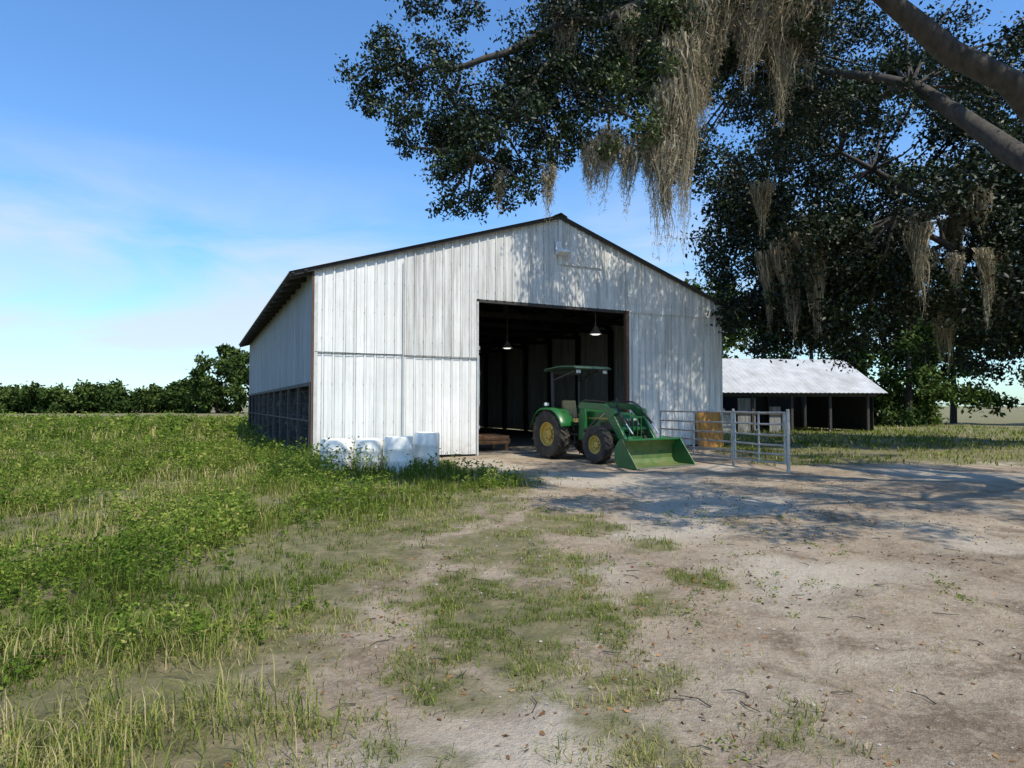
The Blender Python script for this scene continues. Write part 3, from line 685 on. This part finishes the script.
cl=[((-2.25,10.4,7.15),.55,.4),((-2.45,10.6,6.75),.36,.4),((-1.9,10.2,6.3),.42,.4),((-2.1,10.5,7.65),.34,.45),((-1.7,10.4,5.85),.26,.4),((-1.75,10.6,7.0),.4,.4),
 ((-1.05,10.5,6.7),.6,.4),((-.95,10.4,5.35),.42,.42),((-1.1,10.5,4.85),.26,.4),((-.5,10.3,5.85),.55,.4),((.1,10.5,6.3),.65,.35),((.3,10.4,5.2),.3,.45),((-.2,10.6,5.15),.34,.4),((-1.25,10.6,7.5),.45,.4),((-.75,10.6,6.1),.5,.35),
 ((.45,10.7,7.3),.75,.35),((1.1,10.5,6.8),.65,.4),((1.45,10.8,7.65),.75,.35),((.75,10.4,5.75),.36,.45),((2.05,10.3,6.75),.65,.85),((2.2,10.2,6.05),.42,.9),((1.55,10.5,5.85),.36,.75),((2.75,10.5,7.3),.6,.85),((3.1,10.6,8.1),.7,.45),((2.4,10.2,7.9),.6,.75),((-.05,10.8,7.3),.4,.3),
 ((-.75,10.7,8.3),.36,.4),((.5,10.9,8.4),.8,.3),((1.5,10.9,8.8),.9,.3),((2.6,10.8,9.1),.9,.4),((4.0,10.6,8.7),.7,.5),((4.9,10.8,8.0),.6,.4),((-1.6,10.7,8.6),.5,.4),((4.4,11.5,7.3),.5,.35),
 ((-1.0,10.8,6.3),.5,.3),((-.4,10.9,6.7),.5,.3),((-1.1,10.7,5.8),.4,.3),((.6,10.9,6.4),.5,.3),((.3,11,7.0),.6,.2),((1.2,11.1,7.3),.7,.2),((1.9,11.1,7.4),.6,.3),((.9,11.1,8.0),.7,.2),((-.3,10.9,5.6),.35,.35),((2.4,11.0,6.6),.4,.4),((3.6,11.2,7.6),.5,.4),((3.9,11.3,8.1),.6,.3),((4.7,11.2,8.9),.7,.35),
 ((.15,10.6,5.7),.42,.35),((-.75,10.6,5.0),.35,.4),((1.1,10.6,6.2),.4,.5),((-1.15,10.5,6.1),.4,.35)]
big=[]
for k in range(40):
    while True:
        c=rng.uniform([6.2,4.5,8.6],[16,17,13.5])
        e=((c[0]-11)/6.5)**2+((c[1]-11)/8.5)**2+((c[2]-9.8)/4.6)**2
        if e<1 and c[0]/max(c[1],1)>.42: break
    big.append((tuple(c),rng.uniform(.8,1.25),rng.uniform(.3,.5)))
for k in range(66):  # upper crown reaching towards the barn
    a=rng.uniform(2.6,11.5); zlo=11.0 if a<5.2 else 8.8
    big.append((tuple((a,rng.uniform(16.0,20.3)+(.25*(a-6) if a>6 else 0),rng.uniform(zlo,13.6))),rng.uniform(.6,1.0),rng.uniform(.3,.5)))
for k in range(17):
    big.append(((rng.uniform(4.2,9.5),rng.uniform(4.0,8.2),rng.uniform(7.4,9.2)),rng.uniform(.5,.85),.4))
moss=[((2.75,10.2,7.4),.34,3.6,380),((2.5,10.15,6.6),.26,2.9,260),((2.95,10.3,8.2),.45,2.2,300),((3.4,10.4,8.5),.5,1.7,280),((4.1,10.5,8.5),.5,1.7,280),((1.6,10.4,6.0),.26,1.3,120),((1.95,10.3,5.8),.22,1.1,90),((1.3,10.4,5.8),.2,1.0,70),((.6,10.3,5.4),.14,.9,50),((-.2,10.4,5.3),.1,.5,30),((3.6,10.5,9.1),.6,1.9,280),((.9,10.6,8.2),.3,1.5,90),((1.9,10.4,8.0),.2,1.4,70),((4.7,10.8,8.4),.5,2.2,240),((2.2,10.2,5.8),.14,.9,70),((3.0,10.3,7.2),.2,1.6,110),((5.2,11,8.8),.5,1.8,200),((2.45,10.1,5.6),.16,1.7,100)]
make_tree('live_oak_tree',([(12,11,-.2),(11.95,11,.6),(11.8,11,1.6),(11.6,11.05,2.8),(11.3,11.1,3.8)],[.85,.62,.5,.46,.42]),
 [([(11.3,11.1,3.7),(9.3,11,6.6),(6.2,10.8,8.8),(3.4,10.6,8.9),(1,10.6,8.0),(-1,10.5,7.2),(-2.2,10.5,7.2)],[.30,.23,.15,.11,.07,.045,.02]),
  ([(3.4,10.6,8.9),(2.2,10.4,7.5),(1.6,10.4,6.5)],[.08,.05,.02]),([(1,10.6,8.0),(0,10.4,6.5),(-.6,10.4,5.7)],[.055,.04,.015]),
  ([(6.2,10.8,8.8),(3.8,10.9,9.3),(1.5,10.9,9.3),(-.8,10.7,8.9)],[.12,.09,.06,.02]),
  ([(11.4,11.1,3.6),(11,13.2,6.6),(9.8,15.5,9.4),(7.4,18,11.5)],[.32,.24,.15,.05]),
  ([(11.4,11.1,3.6),(12.8,11.5,6.5),(13.2,12,10),(12,12.5,12.5)],[.3,.22,.14,.04]),
  ([(11.4,11,3.6),(11.3,8.5,6.2),(10,6.6,8.0),(7.6,5.6,8.6)],[.26,.18,.10,.03])],
 cl,.078,M_oak,4300,moss,sub=18,spread=.25)
root=bpy.data.objects['live_oak_tree']
LG=[];g=Geo()
lim=[Vector(p) for p in [(9.8,15.5,9.4),(7.4,18,11.5),(11,13.2,6.6),(13.2,12,10),(12,12.5,12.5),(12.8,11.5,6.5),(10,6.6,8.0),(7.6,5.6,8.6),(11.3,8.5,6.2),(9.3,11,6.6),(6.2,10.8,8.8)]]
for c,r,tn in big:
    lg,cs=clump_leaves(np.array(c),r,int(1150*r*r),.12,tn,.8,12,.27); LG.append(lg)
    nd=min(lim,key=lambda q:(q-Vector(c)).length); g.tube([nd,nd.lerp(Vector(c),.5)+Vector((0,0,.25)),c],[.05,.035,.012],6)
V,F,T=merge(LG); mesh_from('upper_crown_leaves',V,F,[M_oak],root,attr={'tone':T}); g.obj('upper_limbs',M_bark,root,smooth=True)
cl=[]
for k in range(130):
    while True:
        c=rng.uniform([7.0,20,3.6],[26,31,14.8]); 
        e=((c[0]-16)/9.4)**2+((c[1]-25.5)/5.8)**2+((c[2]-8.6)/6.4)**2
        if .2<e<1 and to_local(c[0],c[1])[0]>W-.3 and c[0]/c[1]>.28: break
    cl.append((tuple(c),rng.uniform(.9,1.5),rng.uniform(.15,.45)))
for k in range(30): cl.append((tuple(rng.uniform([8.9,21.5,4.0],[13.5,25,9.5])),rng.uniform(.7,1.1),rng.uniform(.15,.4)))
mo=[((rng.uniform(8.5,18),rng.uniform(20.5,24.5),rng.uniform(5.5,9)),rng.uniform(.25,.5),rng.uniform(1.5,3.4),110) for k in range(26)]
mo+=[((9.6,22.3,7.2),.6,3.9,300),((9.0,22.6,6.9),.35,3.0,160),((10.2,22,7.4),.6,3.9,280)]
make_tree('live_oak_tree.001',([(24.2,27,-.2),(24.0,27,1),(23.4,26.9,2.4),(22.8,26.8,3.6)],[.9,.6,.5,.46]),
 [([(22.8,26.8,3.5),(16.5,25.5,7.2),(9.8,23.6,8.8)],[.38,.25,.08]),([(22.8,26.8,3.5),(19,26,9),(13.5,26,12)],[.36,.25,.06]),([(22.8,26.8,3.5),(24,25.2,6),(25,25,8.5)],[.34,.22,.06]),([(22.8,26.8,3.5),(18,23.8,6.8),(13,21.5,8)],[.3,.2,.05])],
 cl,.19,M_oak,620,mo,sub=14,spread=.3,mossw=.02,twigs=False)
def forest(name,spec,leaf,n,sub=16,kk=1.0):
    root=empty(name); g=Geo(); LG=[]
    for (x,y,h,w) in spec:
        g.tube([(x,y,-.2),(x+.1,y,h*.3),(x,y,h*.7)],[.3,.22,.08],7)
        for k in range(int((8+w*1.6)*kk)):
            a=rng.random()*6.283; rr=w*rng.random()**.5; zz=h*rng.uniform(.04,.9); rr*=math.sqrt(max(.15,1-(abs(zz/h-.42)/.58)**2.4))
            r=rng.uniform(.16,.27)*w+.4
            lg,_=clump_leaves(np.array([x+math.cos(a)*rr,y+math.sin(a)*rr,zz]),r,n,leaf,rng.uniform(.2,.75),.8,sub,.3); LG.append(lg)
    g.obj('trunks',M_bark,root); V,F,T=merge(LG); mesh_from('leaves',V,F,[M_far],root,attr={'tone':T})
sp=[(13.5+i*3.6+rng.uniform(-1,1),50+rng.uniform(-4,6),rng.uniform(10,13),rng.uniform(3.2,4.4)) for i in range(13)]
forest('background_trees',sp,.42,300,kk=1.3)
sp=[]
for i in range(34):
    xx=-150+i*3.7+rng.uniform(-1,1)+(0); tall=math.exp(-((xx+54)/9)**2)
    sp.append((xx,128+rng.uniform(-4,6)-6*tall,rng.uniform(4.0,6.0)+8.5*tall,rng.uniform(3.8,5.2)))
forest('distant_treeline',sp,.8,170,kk=1.1)
# ------------------------------------------------------------ world / light
S=Vector((.6,-.8,0)).normalized(); EL=R(57); S=Vector((S.x*math.cos(EL),S.y*math.cos(EL),math.sin(EL)))
w=bpy.data.worlds.new('World'); scene.world=w; w.use_nodes=True; nt=w.node_tree; nt.nodes.clear()
o=nt.nodes.new('ShaderNodeOutputWorld'); bg=nt.nodes.new('ShaderNodeBackground'); sk=nt.nodes.new('ShaderNodeTexSky'); sk.sky_type='NISHITA'; sk.sun_disc=False
sk.sun_elevation=EL; sk.sun_rotation=math.atan2(S.x,S.y); sk.air_density=1.2; sk.dust_density=.3; sk.ozone_density=2.0
tint=nt.nodes.new('ShaderNodeMix'); tint.data_type='RGBA'; tint.blend_type='MULTIPLY'; tint.inputs[0].default_value=1; nt.links.new(sk.outputs[0],tint.inputs[6]); tint.inputs[7].default_value=(.82,1.22,1.62,1)
tc=nt.nodes.new('ShaderNodeTexCoord'); mp=nt.nodes.new('ShaderNodeMapping'); mp.inputs['Scale'].default_value=(1,1,4.2); mp.inputs['Rotation'].default_value=(0,R(8),0)
nz=nt.nodes.new('ShaderNodeTexNoise'); nz.inputs['Scale'].default_value=1.9; nz.inputs['Detail'].default_value=9; nz.inputs['Roughness'].default_value=.55; nz.inputs['Distortion'].default_value=.5
nt.links.new(tc.outputs['Generated'],mp.inputs[0]); nt.links.new(mp.outputs[0],nz.inputs['Vector'])
rp=nt.nodes.new('ShaderNodeValToRGB'); rp.color_ramp.elements[0].position=.40; rp.color_ramp.elements[1].position=.64; nt.links.new(nz.outputs['Fac'],rp.inputs[0])
sp_=nt.nodes.new('ShaderNodeSeparateXYZ'); nt.links.new(tc.outputs['Generated'],sp_.inputs[0])
r2=nt.nodes.new('ShaderNodeValToRGB'); e=r2.color_ramp.elements; e[0].position=0; e[0].color=(.8,.8,.8,1); e[1].position=.35; e[1].color=(.0,.0,.0,1); x_=e.new(.22); x_.color=(.75,.75,.75,1)
nt.links.new(sp_.outputs[2],r2.inputs[0])
mu=nt.nodes.new('ShaderNodeMath'); mu.operation='MULTIPLY'; nt.links.new(rp.outputs[0],mu.inputs[0]); nt.links.new(r2.outputs[0],mu.inputs[1])
mx=nt.nodes.new('ShaderNodeMix'); mx.data_type='RGBA'; nt.links.new(mu.outputs[0],mx.inputs[0]); nt.links.new(tint.outputs[2],mx.inputs[6]); mx.inputs[7].default_value=(5.6,6.1,6.7,1)
nt.links.new(mx.outputs[2],bg.inputs[0]); bg.inputs[1].default_value=.135; nt.links.new(bg.outputs[0],o.inputs[0])
sd=bpy.data.lights.new('sun','SUN'); sd.energy=5.0; sd.angle=R(.5); sd.color=(1,.93,.80); so=bpy.data.objects.new('sun',sd); COL.objects.link(so); so.rotation_euler=S.to_track_quat('Z','Y').to_euler(); so.location=(20,-20,30)
cd=bpy.data.cameras.new('camera'); cam=bpy.data.objects.new('camera',cd); COL.objects.link(cam); cd.sensor_width=36; cd.lens=36*640/1024; cd.clip_end=2000; cd.clip_start=.05
cam.location=(0,0,1.6); cam.rotation_euler=(R(90)+math.atan(21/640),0,0); scene.camera=cam
scene.view_settings.view_transform='Standard'; scene.view_settings.look='None'; scene.view_settings.exposure=0
